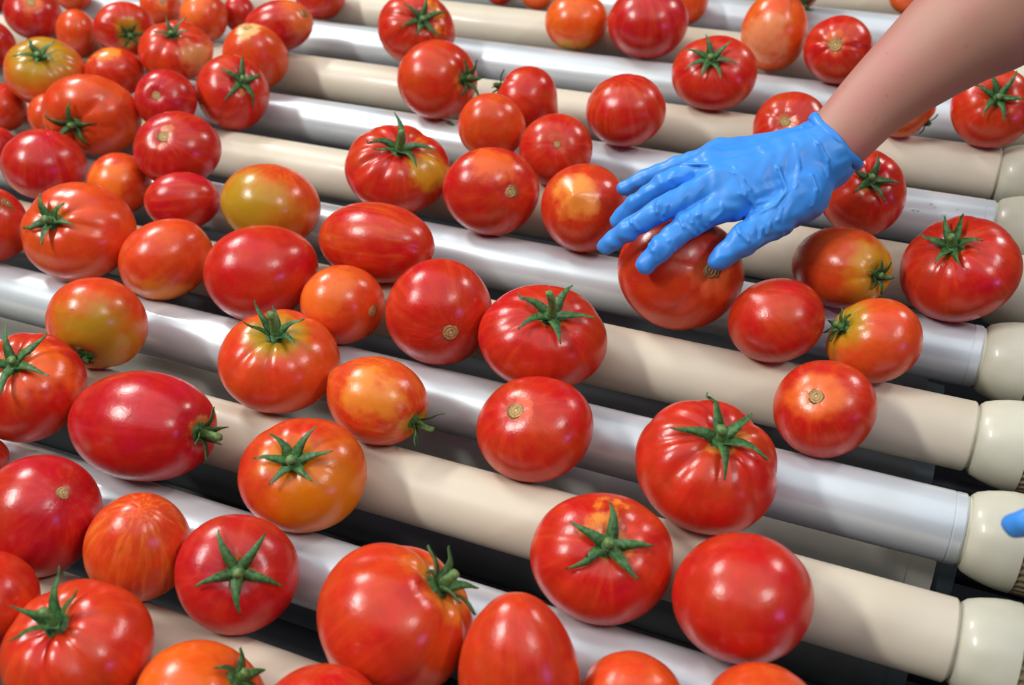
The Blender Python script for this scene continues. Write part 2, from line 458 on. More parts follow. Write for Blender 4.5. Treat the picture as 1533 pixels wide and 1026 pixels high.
# ---------------------------------------------------------------- tomatoes
TOMATOES = [
    dict(pos=(-2.876, 17.028, 2.136), axis=(0.241, -0.0052, 0.9705), leaf=(-0.6031, 0.7826, 0.1539), size=1.902, tall=0.8, wide=((0.9639, 0.2554, 0.0753), 0.994), kind='c', calyx=(0.55, 0.12, 5, 0.25), seed=58, skin='204,36,25', rib=(8, 0.12), mo=('226,60,30', 0.5), label='largest ribbed red tomato with calyx, front right on the white roller'),
    dict(pos=(-5.545, 24.363, 2.358), axis=(0.7018, -0.4305, 0.5676), leaf=(-0.215, 0.6316, 0.7449), size=1.87, tall=0.82, wide=((0.968, 0.2486, 0.0333), 1.14), kind='s', seed=56, skin='212,50,26', rib=(7, 0.03), dim=0.08, sh=('230,100,50', 0.35), label='large red tomato held under the fingers of the blue gloved hand'),
    dict(pos=(-17.475, 27.554, 2.107), axis=(0.319, -0.1805, 0.9304), leaf=(-0.9475, -0.0823, 0.3089), size=1.839, tall=0.78, wide=((0.8802, 0.4546, -0.1363), 1.08), kind='c', calyx=(0.5, 0.3, 5, 0.5), seed=32, skin='204,36,25', patch=((0.907, -0.072, 0.416), '200,150,35', 0.4), rib=(9, 0.12), label='strongly ribbed red tomato with upright stem and a yellow patch on its right shoulder'),
    dict(pos=(-8.653, 10.041, 2.335), axis=(0.6297, 0.5261, 0.5717), leaf=(-0.7769, 0.4302, 0.4598), size=1.809, tall=0.9, wide=((0.8919, 0.4193, -0.1692), 1.071), kind='c', calyx=(0.4, 0.15, 6, 0.3), seed=76, skin='212,50,26', rib=(7, 0.1), sh=('236,140,40', 0.45), mo=('232,80,30', 0.5), label='large ribbed orange-red tomato with its calyx turned to the upper right, bottom row'),
    dict(pos=(-26.959, 20.388, 2.329), axis=(0.0377, -0.5885, 0.8076), leaf=(-0.8692, -0.4181, -0.264), size=1.807, tall=0.82, wide=((0.7133, 0.6291, -0.3089), 1.153), kind='c', calyx=(0.42, 0.1, 5, 0.16), seed=26, skin='222,70,30', rib=(7, 0.05), label='big orange-red tomato with small off-centre calyx, above the near-left white roller'),
    dict(pos=(2.681, 27.075, 2.305), axis=(-0.3406, -0.2908, 0.8941), leaf=(-0.4691, 0.8767, 0.1065), size=1.773, tall=0.8, wide=((0.9801, 0.0503, 0.1922), 0.991), kind='c', calyx=(0.42, 0.12, 6, 0.3), seed=52, skin='204,36,25', rib=(8, 0.06), label='large dark red ribbed tomato with calyx standing by the roller ends'),
    dict(pos=(-8.836, 20.42, 2.101), axis=(0.304, -0.1387, 0.9425), leaf=(-0.9078, 0.258, 0.3308), size=1.76, tall=0.78, wide=((0.9351, 0.3504, -0.0528), 1.12), kind='c', calyx=(0.52, 0.1, 5, 0.6), seed=60, skin='204,36,25', rib=(6, 0.05), label='broad red tomato with a tall green stem, centre of the photo'),
    dict(pos=(-12.417, 20.489, 2.113), axis=(0.6242, -0.7379, 0.2566), leaf=(0.0607, 0.3733, 0.9257), size=1.75, tall=0.9, wide=((0.8994, 0.4195, -0.1228), 0.974), kind='s', seed=61, skin='204,36,25', dim=0.02, label='round red tomato with corky scar low on its face, left of the tall-stemmed one'),
    dict(pos=(-22.969, 13.336, 2.437), axis=(0.1794, -0.1678, 0.9694), leaf=(0.3808, 0.9204, 0.0889), size=1.748, tall=0.84, wide=((0.6962, 0.6073, -0.3827), 0.942), kind='c', calyx=(0.6, 0.25, 5, 0.16), seed=68, skin='204,36,25', patch=((0.774, 0.196, 0.602), '240,100,30', 0.45), rib=(7, 0.06), label='red tomato with wide green calyx cut by the left edge, beside the long plum tomato'),
    dict(pos=(-31.916, 27.199, 2.416), axis=(0.2034, -0.9522, 0.228), leaf=(0.5307, -0.0885, -0.8429), size=1.744, tall=0.82, wide=((0.7188, 0.6433, -0.2637), 1.175), kind='c', calyx=(0.48, 0.02, 5, 0.16), seed=15, skin='222,70,30', rib=(7, 0.08), label='big ribbed orange-red tomato with its calyx facing lower left, leaf hanging down'),
    dict(pos=(-16.341, 17.035, 2.026), axis=(0.1754, -0.0194, 0.9843), leaf=(-0.955, 0.2395, 0.1749), size=1.744, tall=0.82, wide=((0.8293, 0.5081, -0.2328), 1.062), kind='c', calyx=(0.42, 0.25, 6, 0.5), seed=63, skin='222,70,30', rib=(7, 0.06), sh=('176,146,32', 0.55), label='orange tomato with tall green stem and yellow-green shoulders'),
    dict(pos=(-11.562, 41.273, 2.185), axis=(-0.0035, -0.0374, 0.9993), leaf=(-0.2041, 0.9783, 0.0359), size=1.738, tall=0.9, wide=((0.9651, 0.2614, -0.0178), 1.039), kind='h', seed=42, skin='194,27,35', label='large dark crimson tomato right of the bright orange one, far beige roller'),
    dict(pos=(-20.998, 24.062, 2.148), axis=(0.1994, 0.4912, 0.8479), leaf=(-0.9549, 0.2917, 0.0556), size=1.718, tall=0.86, wide=((0.8195, 0.5339, -0.2085), 1.066), kind='h', seed=28, skin='222,70,30', patch=((-0.173, -0.936, 0.305), '176,146,32', 0.95), mo=('236,140,40', 0.5), label='green and orange half-ripe smooth tomato resting on a beige roller'),
    dict(pos=(-4.664, 13.5, 1.906), axis=(0.253, -0.2745, 0.9277), leaf=(-0.1552, 0.935, 0.319), size=1.661, tall=0.82, wide=((0.9455, 0.3256, -0.0007), 1.069), kind='c', calyx=(0.55, 0.03, 5, 0.16), seed=78, skin='204,36,25', patch=((-0.136, 0.092, 0.986), '236,140,40', 0.25), rib=(6, 0.05), label='shiny red tomato with a five-pointed star calyx, on the beige roller in the front row'),
    dict(pos=(-15.388, 6.658, 2.576), axis=(-0.0435, -0.0257, 0.9987), leaf=(-0.4724, 0.8814, 0.0021), size=1.655, tall=0.82, wide=((0.7597, 0.5083, -0.4055), 1.05), kind='c', calyx=(0.42, 0.3, 5, 0.3), seed=73, skin='212,50,26', rib=(7, 0.08), label='large ribbed orange-red tomato with a green stem in the bottom left corner'),
    dict(pos=(-19.246, 9.635, 2.329), axis=(0.7066, 0.1331, 0.695), leaf=(-0.5221, 0.7611, 0.385), size=1.648, tall=1.0, wide=((0.7202, 0.5614, -0.4077), 0.94), kind='s', seed=69, skin='194,27,35', egg=0.05, scarsize=0.11, dim=0.0, mo=('224,70,40', 0.4), label='big matte red tomato with a yellowish scar, at the left edge below the plum tomato'),
    dict(pos=(-21.641, 37.864, 2.383), axis=(0.5574, -0.505, 0.6589), leaf=(-0.1469, 0.7212, 0.677), size=1.645, tall=0.85, wide=((0.8881, 0.4452, -0.1142), 1.091), kind='c', calyx=(0.5, 0.12, 6, 0.16), seed=39, skin='204,36,25', patch=((0.769, -0.275, 0.577), '236,140,40', 0.3), rib=(7, 0.06), label='red tomato with a star calyx on the far beige roller, behind another calyx tomato'),
    dict(pos=(-22.914, 16.448, 2.294), axis=(0.2956, -0.93, -0.2185), leaf=(0.8307, 0.1373, 0.5395), size=1.634, tall=0.88, wide=((0.7292, 0.5998, -0.3295), 0.967), kind='c', calyx=(0.15, 0.02, 4, 0.16), seed=64, skin='222,70,30', patch=((0.615, -0.772, 0.159), '176,146,32', 0.8), rib=(4, 0.04), dim=0.14, label='orange tomato with a yellow-green underside and its stem end turned down, near-left white roller'),
    dict(pos=(-27.279, 30.942, 2.127), axis=(0.7256, -0.2395, 0.6451), leaf=(0.6134, -0.1999, -0.7641), size=1.63, tall=0.92, wide=((0.7982, 0.5679, -0.2009), 0.963), kind='c', calyx=(0.62, 0.03, 5, 0.16), seed=12, skin='204,36,25', rib=(6, 0.03), label="round red tomato with one calyx leaf trailing down, at the far pile's edge"),
    dict(pos=(-1.139, 13.441, 2.019), axis=(-0.1813, 0.4176, 0.8904), leaf=(-0.2401, 0.8592, -0.4518), size=1.628, tall=0.92, wide=((0.9591, 0.2593, 0.1137), 1.029), kind='h', seed=79, skin='204,36,25', mo=('222,60,50', 0.25), label='large plain round red tomato with no stem, front right beside the star-calyx one'),
    dict(pos=(-36.136, 29.328, 2.801), axis=(0.4061, -0.2513, 0.8786), leaf=(-0.7732, 0.4179, 0.4769), size=1.625, tall=0.82, wide=((0.6927, 0.6714, -0.2636), 1.053), kind='c', calyx=(0.42, 0.2, 5, 0.16), seed=16, skin='222,70,30', rib=(6, 0.07), sh=('176,146,32', 0.95), label='yellow-green and orange ribbed tomato with calyx, unripest of the far pile'),
    dict(pos=(-18.598, 13.262, 2.218), axis=(0.9888, 0.0595, 0.1368), leaf=(-0.1251, 0.8304, 0.5429), size=1.625, tall=1.38, wide=((0.7642, 0.5548, -0.3289), 1.039), kind='c', calyx=(0.35, 0.2, 6, 0.45), seed=67, skin='194,27,35', mo=('214,60,50', 0.3), label='long dark red plum tomato lying on its side, stem pointing right'),
    dict(pos=(-19.172, 20.538, 2.135), axis=(0.6746, 0.7175, 0.1736), leaf=(-0.5444, 0.3247, 0.7735), size=1.62, tall=1.1, wide=((0.8165, 0.5307, -0.2272), 1.097), kind='h', seed=30, skin='204,36,25', egg=0.08, mo=('214,60,50', 0.25), label='large matte red egg-shaped tomato with fine scratches, no stem'),
    dict(pos=(-18.527, 33.613, 2.484), axis=(0.97, -0.1023, 0.2204), leaf=(-0.0048, 0.8987, 0.4386), size=1.617, tall=0.88, wide=((0.8972, 0.428, -0.1087), 1.144), kind='c', calyx=(0.42, 0.15, 6, 0.16), seed=38, skin='212,50,26', rib=(6, 0.03), label='red tomato with its calyx facing right, on the second far white roller'),
    dict(pos=(-13.343, 13.38, 1.925), axis=(0.1822, -0.3239, 0.9284), leaf=(0.1037, 0.9453, 0.3094), size=1.594, tall=0.84, wide=((0.8471, 0.4782, -0.2321), 1.124), kind='c', calyx=(0.5, 0.12, 6, 0.16), seed=66, skin='212,50,26', patch=((0.825, -0.555, 0.104), '214,120,14', 0.95), rib=(7, 0.05), sh=('230,130,25', 0.45), label='red and orange-yellow tomato with a star calyx on the beige roller'),
    dict(pos=(-13.232, 26.837, 2.362), axis=(0.7644, -0.4633, 0.4483), leaf=(-0.1492, 0.5493, 0.8222), size=1.584, tall=0.86, wide=((0.9183, 0.3864, -0.086), 1.147), kind='s', seed=33, skin='204,36,25', patch=((0.281, -0.103, 0.954), '235,100,40', 0.4), dim=0.06, label='deep red tomato with a large corky scar facing right, left of the scarred orange-spotted one'),
    dict(pos=(-7.534, 37.187, 2.365), axis=(-0.0328, -0.5636, 0.8254), leaf=(-0.2106, 0.8112, 0.5455), size=1.577, tall=0.82, wide=((0.9778, 0.2086, 0.0188), 1.101), kind='c', calyx=(0.5, 0.14, 7, 0.16), seed=44, skin='204,36,25', rib=(6, 0.04), label='round red tomato with a centred star calyx, alone on the far white roller'),
    dict(pos=(-7.867, 17.071, 1.797), axis=(-0.237, -0.3673, 0.8994), leaf=(-0.1539, 0.9283, 0.3385), size=1.565, tall=0.84, wide=((0.932, 0.3579, -0.0575), 1.093), kind='s', seed=59, skin='204,36,25', dim=0.07, sh=('220,90,50', 0.2), label='shiny red tomato with an upturned tan scar, in front of the tall-stemmed centre tomato'),
    dict(pos=(-5.941, 41.675, 2.18), axis=(0.1894, 0.0715, 0.9793), leaf=(-0.5887, 0.8065, 0.055), size=1.559, tall=1.12, wide=((0.9867, 0.1586, 0.0357), 0.908), kind='h', seed=45, skin='236,92,26', patch=((-0.087, -0.971, 0.224), '240,150,100', 0.5), dim=-0.18, label='pear-necked bright orange tomato beside the scarred red one at the far right'),
    dict(pos=(-32.004, 24.067, 1.959), axis=(0.1814, 0.189, 0.9651), leaf=(-0.6396, 0.7681, -0.0302), size=1.554, tall=0.9, wide=((0.6916, 0.6573, -0.2992), 1.048), kind='h', seed=22, skin='194,27,35', label='smooth dark red round tomato without stem, under the hanging calyx leaf at left'),
    dict(pos=(-10.212, 33.501, 2.325), axis=(-0.1536, 0.0603, 0.9863), leaf=(0.0208, 0.9981, -0.0578), size=1.547, tall=0.9, wide=((0.9594, 0.2815, -0.0178), 1.026), kind='h', seed=40, skin='204,36,25', rib=(6, 0.03), dim=0.04, mo=('224,110,60', 0.35), label='pale-streaked red tomato standing alone on the beige roller beyond the hand'),
    dict(pos=(-9.708, 26.891, 2.288), axis=(0.0291, -0.6291, 0.7768), leaf=(-0.1763, 0.7617, 0.6235), size=1.542, tall=1.0, wide=((0.9478, 0.3173, -0.0321), 0.999), kind='h', seed=34, skin='212,50,26', nip=0.1, sh=('245,150,60', 0.4), scar='190,150,60', scarsize=0.08, dim=0.0, label='red tomato with an orange blotch under the little finger of the gloved hand'),
    dict(pos=(3.12, 37.077, 2.398), axis=(0.0231, -0.6617, 0.7494), leaf=(-0.4009, 0.6806, 0.6133), size=1.538, tall=0.82, wide=((0.9891, -0.0011, 0.1473), 0.957), kind='c', calyx=(0.55, 0.15, 6, 0.16), seed=51, skin='212,50,26', rib=(6, 0.03), label='round red tomato with a wide spidery calyx at the right edge, beyond the forearm'),
    dict(pos=(-0.733, 30.691, 2.125), axis=(0.2234, -0.5149, 0.8276), leaf=(0.1056, 0.8569, 0.5046), size=1.537, tall=0.82, wide=((0.9875, 0.1043, 0.1184), 0.975), kind='c', calyx=(0.5, 0.06, 5, 0.16), seed=49, skin='204,36,25', rib=(7, 0.07), label='red tomato with a dark calyx, partly below the glove cuff'),
    dict(pos=(-26.134, 25.57, 2.765), axis=(0.1699, -0.5327, 0.8291), leaf=(-0.2275, 0.7974, 0.5589), size=1.504, tall=0.85, wide=((0.7677, 0.5944, -0.2396), 1.119), kind='s', seed=21, skin='194,27,35', dim=0.1, sh=('215,120,70', 0.2), label='dark red tomato with a scar near its top, touching the beige roller, upper left pile'),
    dict(pos=(-13.36, 10.048, 1.828), axis=(0.4913, -0.3514, 0.797), leaf=(0.224, 0.9352, 0.2742), size=1.503, tall=0.8, wide=((0.8251, 0.4852, -0.2895), 1.044), kind='c', calyx=(0.66, 0.04, 5, 0.16), seed=72, skin='194,27,35', mo=('214,60,50', 0.35), rib=(5, 0.02), label='pinkish red tomato with a flat five-pointed star calyx facing up'),
    dict(pos=(-11.965, 6.643, 2.073), axis=(0.6239, 0.5704, 0.5342), leaf=(0.1135, 0.6101, -0.7841), size=1.498, tall=0.84, wide=((0.8245, 0.4646, -0.323), 1.059), kind='c', calyx=(0.42, 0.05, 5, 0.16), seed=75, skin='236,92,26', mo=('226,50,24', 0.3), label='orange tomato with a calyx sliver, cut by the bottom edge'),
    dict(pos=(-31.168, 32.442, 2.863), axis=(0.3095, -0.2005, 0.9295), leaf=(-0.8171, 0.4439, 0.3678), size=1.477, tall=0.8, wide=((0.7673, 0.6053, -0.2119), 1.104), kind='c', calyx=(0.4, 0.22, 5, 0.16), seed=13, skin='212,50,26', patch=((0.988, -0.134, -0.073), '214,150,90', 0.45), rib=(6, 0.08), label='ribbed red tomato with an upright calyx and pale streaks down its right side'),
    dict(pos=(-31.18, 20.154, 1.944), axis=(0.673, 0.351, 0.651), leaf=(-0.7297, 0.4589, 0.5069), size=1.477, tall=0.9, wide=((0.6626, 0.666, -0.3427), 0.935), kind='s', seed=27, skin='204,36,25', sh=('150,80,40', 0.16), dim=0.02, scar='150,90,50', label='red tomato with brownish scar, cut by the left edge beside the big calyx tomato'),
    dict(pos=(-5.989, 45.932, 2.251), axis=(0.6341, -0.6958, -0.3374), leaf=(-0.4172, 0.0595, -0.9069), size=1.405, tall=0.85, wide=((0.9891, 0.1435, 0.0321), 0.991), kind='c', calyx=(0.5, 0.1, 5, 0.16), seed=46, skin='204,36,25', label='red tomato behind the pear-necked orange one, calyx hanging over its front'),
    dict(pos=(-23.257, 20.498, 1.827), axis=(0.5974, 0.7525, 0.2771), leaf=(-0.6224, 0.2172, 0.752), size=1.401, tall=1.16, wide=((0.7647, 0.5827, -0.2751), 1.041), kind='s', seed=29, skin='222,70,30', patch=((0.276, -0.876, -0.395), '236,140,40', 0.5), egg=0.06, scarsize=0.07, dim=0.04, label='orange-red egg-shaped tomato with a yellowish underside, left of the large matte red one'),
    dict(pos=(-3.043, 40.514, 2.262), axis=(-0.0809, -0.7884, 0.6098), leaf=(-0.0941, 0.6152, 0.7828), size=1.4, tall=0.85, wide=((0.9919, 0.1085, 0.0662), 1.006), kind='s', seed=47, skin='204,36,25', dim=0.1, rib=(7, 0.05), scarsize=0.2, sh=('226,110,50', 0.35), label='glossy red tomato with a wide pale scar, beside the forearm'),
    dict(pos=(-0.315, 20.387, 1.745), axis=(-0.2275, -0.484, 0.845), leaf=(-0.1702, 0.8741, 0.4549), size=1.395, tall=0.86, wide=((0.9737, 0.1716, 0.1497), 1.028), kind='s', seed=57, skin='204,36,25', dim=0.06, sh=('235,110,40', 0.5), label='red tomato with a bright tan scar on the beige roller, nearest the roller ends'),
    dict(pos=(-15.938, 22.917, 2.353), axis=(0.9976, -0.02, 0.0665), leaf=(-0.0417, 0.5936, 0.8037), size=1.391, tall=1.45, wide=((0.8715, 0.4648, -0.1564), 1.069), kind='h', seed=31, skin='204,36,25', mo=('236,140,40', 0.2), label='long red plum tomato lying along the roller, scratched across the top'),
    dict(pos=(-14.48, 33.226, 2.322), axis=(-0.8567, -0.0969, 0.5067), leaf=(-0.3594, 0.8167, -0.4515), size=1.376, tall=0.9, wide=((0.9296, 0.3622, -0.0687), 1.053), kind='c', calyx=(0.4, 0.15, 4, 0.16), seed=36, skin='204,36,25', rib=(6, 0.05), label='red tomato with its calyx facing left, behind the upright orange-red plum tomato'),
    dict(pos=(-11.971, 30.21, 2.226), axis=(0.309, -0.6695, 0.6755), leaf=(-0.1989, 0.6491, 0.7343), size=1.372, tall=0.9, wide=((0.94, 0.3374, -0.0508), 1.034), kind='s', seed=37, skin='204,36,25', dim=0.08, sh=('200,80,50', 0.2), scarsize=0.09, label='red tomato with a small centred scar, right of the upright orange-red plum tomato'),
    dict(pos=(-3.878, 34.231, 2.1), axis=(-0.1319, -0.7114, 0.6903), leaf=(-0.1055, 0.7025, 0.7038), size=1.368, tall=0.82, wide=((0.9862, 0.1519, 0.0656), 1.035), kind='s', seed=48, skin='204,36,25', dim=0.13, rib=(6, 0.04), sh=('226,130,80', 0.25), label='red tomato with sunken scar, partly behind the cuff of the blue glove'),
    dict(pos=(-15.116, 41.584, 1.7), axis=(-0.0012, -0.1164, 0.9932), leaf=(-0.1819, 0.9766, 0.1143), size=1.367, tall=0.95, wide=((0.9464, 0.3196, -0.0476), 1.105), kind='h', seed=41, skin='236,92,26', patch=((0.155, -0.712, -0.685), '200,150,35', 0.35), label='bright orange tomato with a yellowish base, far beige roller'),
    dict(pos=(-28.219, 34.146, 2.113), axis=(0.0905, -0.0566, 0.9943), leaf=(-0.3486, 0.9334, 0.0849), size=1.362, tall=1.12, wide=((0.8101, 0.5569, -0.1835), 1.091), kind='s', seed=11, skin='222,70,30', egg=0.1, sh=('240,190,120', 0.28), dim=0.05, label='tall orange-red plum tomato with a pale tip, leaning behind the tomato with a trailing calyx'),
    dict(pos=(-2.257, 23.14, 2.194), axis=(-0.665, -0.0406, 0.7457), leaf=(0.3139, 0.8908, 0.3285), size=1.361, tall=0.9, wide=((0.9772, 0.1866, 0.1013), 1.099), kind='h', seed=54, skin='204,36,25', nip=0.08, label='smooth glossy dark red tomato right of the one being held, no stem'),
    dict(pos=(-16.247, 9.815, 2.021), axis=(0.3181, 0.1764, 0.9315), leaf=(-0.5556, 0.8308, 0.0324), size=1.334, tall=1.18, wide=((0.7748, 0.524, -0.3538), 1.016), kind='h', seed=71, skin='222,70,30', mo=('240,136,54', 0.6), egg=0.08, label='orange egg-shaped tomato with yellow streaks, between the matte red and the five-point-star tomatoes'),
    dict(pos=(-5.424, 9.783, 2.475), axis=(-0.17, 0.4565, 0.8733), leaf=(-0.2818, 0.8267, -0.487), size=1.334, tall=1.3, wide=((0.927, 0.3688, -0.069), 1.024), kind='h', seed=77, skin='212,50,26', egg=0.16, label='egg-shaped red tomato standing point up, bottom row, no stem'),
    dict(pos=(-15.823, 20.13, 1.87), axis=(0.9779, -0.1491, 0.1465), leaf=(-0.0235, 0.618, 0.7858), size=1.329, tall=0.92, wide=((0.8576, 0.4801, -0.1843), 1.097), kind='s', seed=62, skin='222,70,30', patch=((-0.121, -0.58, 0.806), '232,110,36', 0.5), dim=0.03, label='small orange tomato with a scar on its right side, behind the orange tall-stemmed tomato'),
    dict(pos=(-8.845, 6.962, 2.851), axis=(-0.1947, 0.6257, 0.7554), leaf=(-0.3185, 0.6881, -0.652), size=1.327, tall=0.9, wide=((0.8716, 0.4315, -0.2328), 1.007), kind='h', seed=81, skin='204,36,25', label='red tomato top cut by the bottom edge, between an orange and a large ribbed one'),
    dict(pos=(-42.51, 35.275, 2.087), axis=(0.5608, -0.3247, 0.7616), leaf=(-0.4318, 0.6702, 0.6036), size=1.305, tall=0.9, wide=((0.6879, 0.6832, -0.2451), 1.07), kind='s', seed=1, skin='194,27,35', sh=('226,120,60', 0.35), label="deep red tomato at the far pile's corner, pale stem scar on its top edge"),
    dict(pos=(-36.431, 35.049, 2.07), axis=(0.7856, -0.6099, 0.1042), leaf=(-0.3009, -0.5238, -0.797), size=1.304, tall=0.82, wide=((0.7395, 0.6353, -0.2225), 1.105), kind='c', calyx=(0.42, 0.05, 6, 0.16), seed=5, skin='204,36,25', rib=(7, 0.05), sh=('200,150,35', 0.5), label='red tomato in the far pile, deep-set calyx facing the viewer within a yellowish ring'),
    dict(pos=(-12.591, 16.513, 1.969), axis=(0.9578, -0.2286, -0.1744), leaf=(0.2812, 0.8717, 0.4013), size=1.293, tall=1.12, wide=((0.8766, 0.4498, -0.1711), 1.082), kind='c', calyx=(0.35, 0.3, 5, 0.5), seed=65, skin='222,70,30', patch=((0.23, -0.516, 0.825), '236,140,46', 0.5), mo=('236,140,40', 0.5), sh=('200,150,35', 0.3), label='orange-yellow tomato lying with its curly green stem pointing to the lower right'),
    dict(pos=(0.601, 23.171, 2.134), axis=(-0.8401, -0.2092, 0.5004), leaf=(-0.0793, -0.8653, -0.4949), size=1.291, tall=0.88, wide=((0.9783, 0.1242, 0.1657), 1.137), kind='c', calyx=(0.32, 0.08, 6, 0.2), seed=55, skin='222,70,30', sh=('176,146,32', 0.6), rib=(6, 0.04), label='orange tomato with calyx on its left side, on the white roller below the plum tomato'),
    dict(pos=(-0.76, 26.1, 2.293), axis=(0.7615, -0.5325, 0.3695), leaf=(0.2101, -0.3366, -0.9179), size=1.285, tall=1.25, wide=((0.983, 0.131, 0.1287), 1.051), kind='c', calyx=(0.35, 0.05, 6, 0.16), seed=53, skin='212,66,28', sh=('200,150,35', 0.62), rib=(6, 0.03), label='brownish orange plum tomato with calyx at its right end, behind the orange calyx tomato'),
    dict(pos=(-28.41, 24.188, 1.617), axis=(-0.2443, -0.139, 0.9597), leaf=(0.0446, 0.987, 0.1543), size=1.275, tall=0.95, wide=((0.7352, 0.6194, -0.2754), 0.989), kind='h', seed=23, skin='222,70,30', patch=((0.311, -0.571, 0.76), '240,120,35', 0.5), label='small orange-red tomato squeezed right of the smooth dark red round one'),
    dict(pos=(-18.363, 6.903, 2.705), axis=(0.0873, 0.4369, 0.8952), leaf=(-0.5788, 0.7537, -0.3114), size=1.255, tall=0.92, wide=((0.7068, 0.5429, -0.4535), 0.971), kind='h', seed=74, skin='204,36,25', label='dark red tomato cut by the left edge, behind the large ribbed corner tomato'),
    dict(pos=(-42.383, 31.942, 2.077), axis=(0.5916, 0.1288, 0.7958), leaf=(-0.7334, 0.4959, 0.465), size=1.244, tall=0.95, wide=((0.6612, 0.7001, -0.2698), 0.995), kind='h', seed=19, skin='194,27,35', label='dark pinkish red tomato cut by the left edge, above the yellow-green ribbed one'),
    dict(pos=(-0.116, 10.683, 1.973), axis=(-0.1925, 0.5707, 0.7982), leaf=(-0.293, 0.7429, -0.6019), size=1.244, tall=0.9, wide=((0.9521, 0.2749, 0.134), 1.007), kind='h', seed=82, skin='222,70,30', label='orange-red tomato top cut by the bottom edge, below the large plain round one'),
    dict(pos=(-29.007, 28.717, 2.769), axis=(0.2864, -0.7139, 0.639), leaf=(-0.1766, 0.6162, 0.7675), size=1.24, tall=0.92, wide=((0.7612, 0.6064, -0.2299), 1.046), kind='s', seed=20, skin='194,27,35', dim=0.12, sh=('235,150,90', 0.22), label='small pinkish red tomato with a round pale scar, behind the larger dark scarred one'),
    dict(pos=(-32.884, 36.831, 2.247), axis=(0.2737, -0.1592, 0.9486), leaf=(-0.4706, 0.8379, 0.2764), size=1.221, tall=1.0, wide=((0.7835, 0.5907, -0.1926), 0.953), kind='h', seed=7, skin='222,70,30', patch=((0.031, -0.558, 0.829), '245,120,50', 0.6), label='smooth orange-red tomato at the top edge, beside the pink one, in the far pile'),
    dict(pos=(-14.805, 30.622, 2.601), axis=(0.0007, -0.0521, 0.9986), leaf=(-0.2383, 0.9699, 0.0507), size=1.196, tall=1.1, wide=((0.9181, 0.3871, -0.0849), 1.104), kind='h', seed=35, skin='222,70,30', egg=0.06, label='upright orange-red plum tomato in front of the calyx tomato cluster, mid-belt'),
    dict(pos=(-2.924, 10.239, 1.616), axis=(-0.1569, 0.5163, 0.8419), leaf=(-0.3262, 0.7775, -0.5376), size=1.193, tall=0.9, wide=((0.9452, 0.3253, 0.0264), 0.993), kind='h', seed=80, skin='222,70,30', label='orange-red tomato top cut by the bottom edge, right of the egg-shaped one'),
    dict(pos=(-29.154, 41.603, 1.509), axis=(0.2422, 0.0041, 0.9702), leaf=(-0.5889, 0.7953, 0.1436), size=1.187, tall=0.95, wide=((0.8442, 0.5154, -0.1471), 1.074), kind='h', seed=10, skin='204,36,25', label='red tomato cut by the top edge, right of the long tomato with an orange end'),
    dict(pos=(-10.867, 45.269, 1.483), axis=(0.1839, -0.2945, 0.9378), leaf=(-0.3179, 0.885, 0.3403), size=1.16, tall=0.95, wide=((0.973, 0.2307, -0.006), 0.962), kind='h', seed=43, skin='222,70,30', label='orange-red tomato half hidden behind the large dark crimson one'),
    dict(pos=(-39.406, 34.739, 1.617), axis=(0.4681, -0.1936, 0.8622), leaf=(-0.5221, 0.7265, 0.4467), size=1.159, tall=1.1, wide=((0.7121, 0.66, -0.2394), 0.849), kind='h', seed=4, skin='222,70,30', label='small smooth orange-red tomato behind the yellow-shouldered one, no stem showing'),
    dict(pos=(-28.552, 36.744, 2.245), axis=(0.8648, 0.1513, 0.4788), leaf=(-0.4962, 0.4036, 0.7687), size=1.155, tall=1.3, wide=((0.8223, 0.5435, -0.1685), 1.25), kind='s', seed=9, skin='194,27,35', egg=-0.05, sh=('232,110,50', 0.55), label='long dark red tomato with an orange, scarred right end, on the far white roller'),
    dict(pos=(-33.479, 30.743, 2.385), axis=(-0.2242, -0.3714, 0.901), leaf=(0.0376, 0.9206, 0.3888), size=1.136, tall=0.95, wide=((0.7329, 0.6366, -0.2401), 1.168), kind='h', seed=14, skin='204,36,25', patch=((-0.088, -0.29, 0.953), '236,140,40', 0.4), label='red tomato with an orange top, wedged below two calyx tomatoes in the far pile'),
    dict(pos=(-37.972, 27.855, 1.567), axis=(0.5006, -0.184, 0.8459), leaf=(-0.5077, 0.7291, 0.459), size=1.098, tall=0.95, wide=((0.6676, 0.6852, -0.2914), 0.948), kind='h', seed=18, skin='212,50,26', label='plain orange-red tomato cut by the left edge, below the yellow-green ribbed one'),
    dict(pos=(-24.783, 23.578, 1.905), axis=(0.8544, 0.5156, -0.064), leaf=(-0.2471, 0.5116, 0.8229), size=1.085, tall=1.2, wide=((0.7712, 0.5846, -0.252), 1.08), kind='h', seed=25, skin='194,27,35', rib=(5, 0.02), label='small dark red oval tomato with a dent, left of the green-orange tomato'),
    dict(pos=(-37.098, 38.605, 1.647), axis=(0.7285, -0.4722, 0.4964), leaf=(-0.2332, 0.5104, 0.8277), size=1.043, tall=0.95, wide=((0.7599, 0.6173, -0.2036), 0.995), kind='s', seed=6, skin='222,70,30', sh=('240,120,60', 0.3), label='orange tomato at the top edge with a stem scar, behind the calyx-topped pale-ribbed one'),
    dict(pos=(0.147, 36.592, 2.045), axis=(0.8955, -0.2423, -0.3732), leaf=(-0.4447, -0.458, -0.7697), size=1.028, tall=0.85, wide=((0.9916, 0.0614, 0.1138), 1.171), kind='c', calyx=(0.35, 0.05, 4, 0.16), seed=50, skin='236,92,26', label='orange tomato mostly hidden behind the forearm, small calyx on its right'),
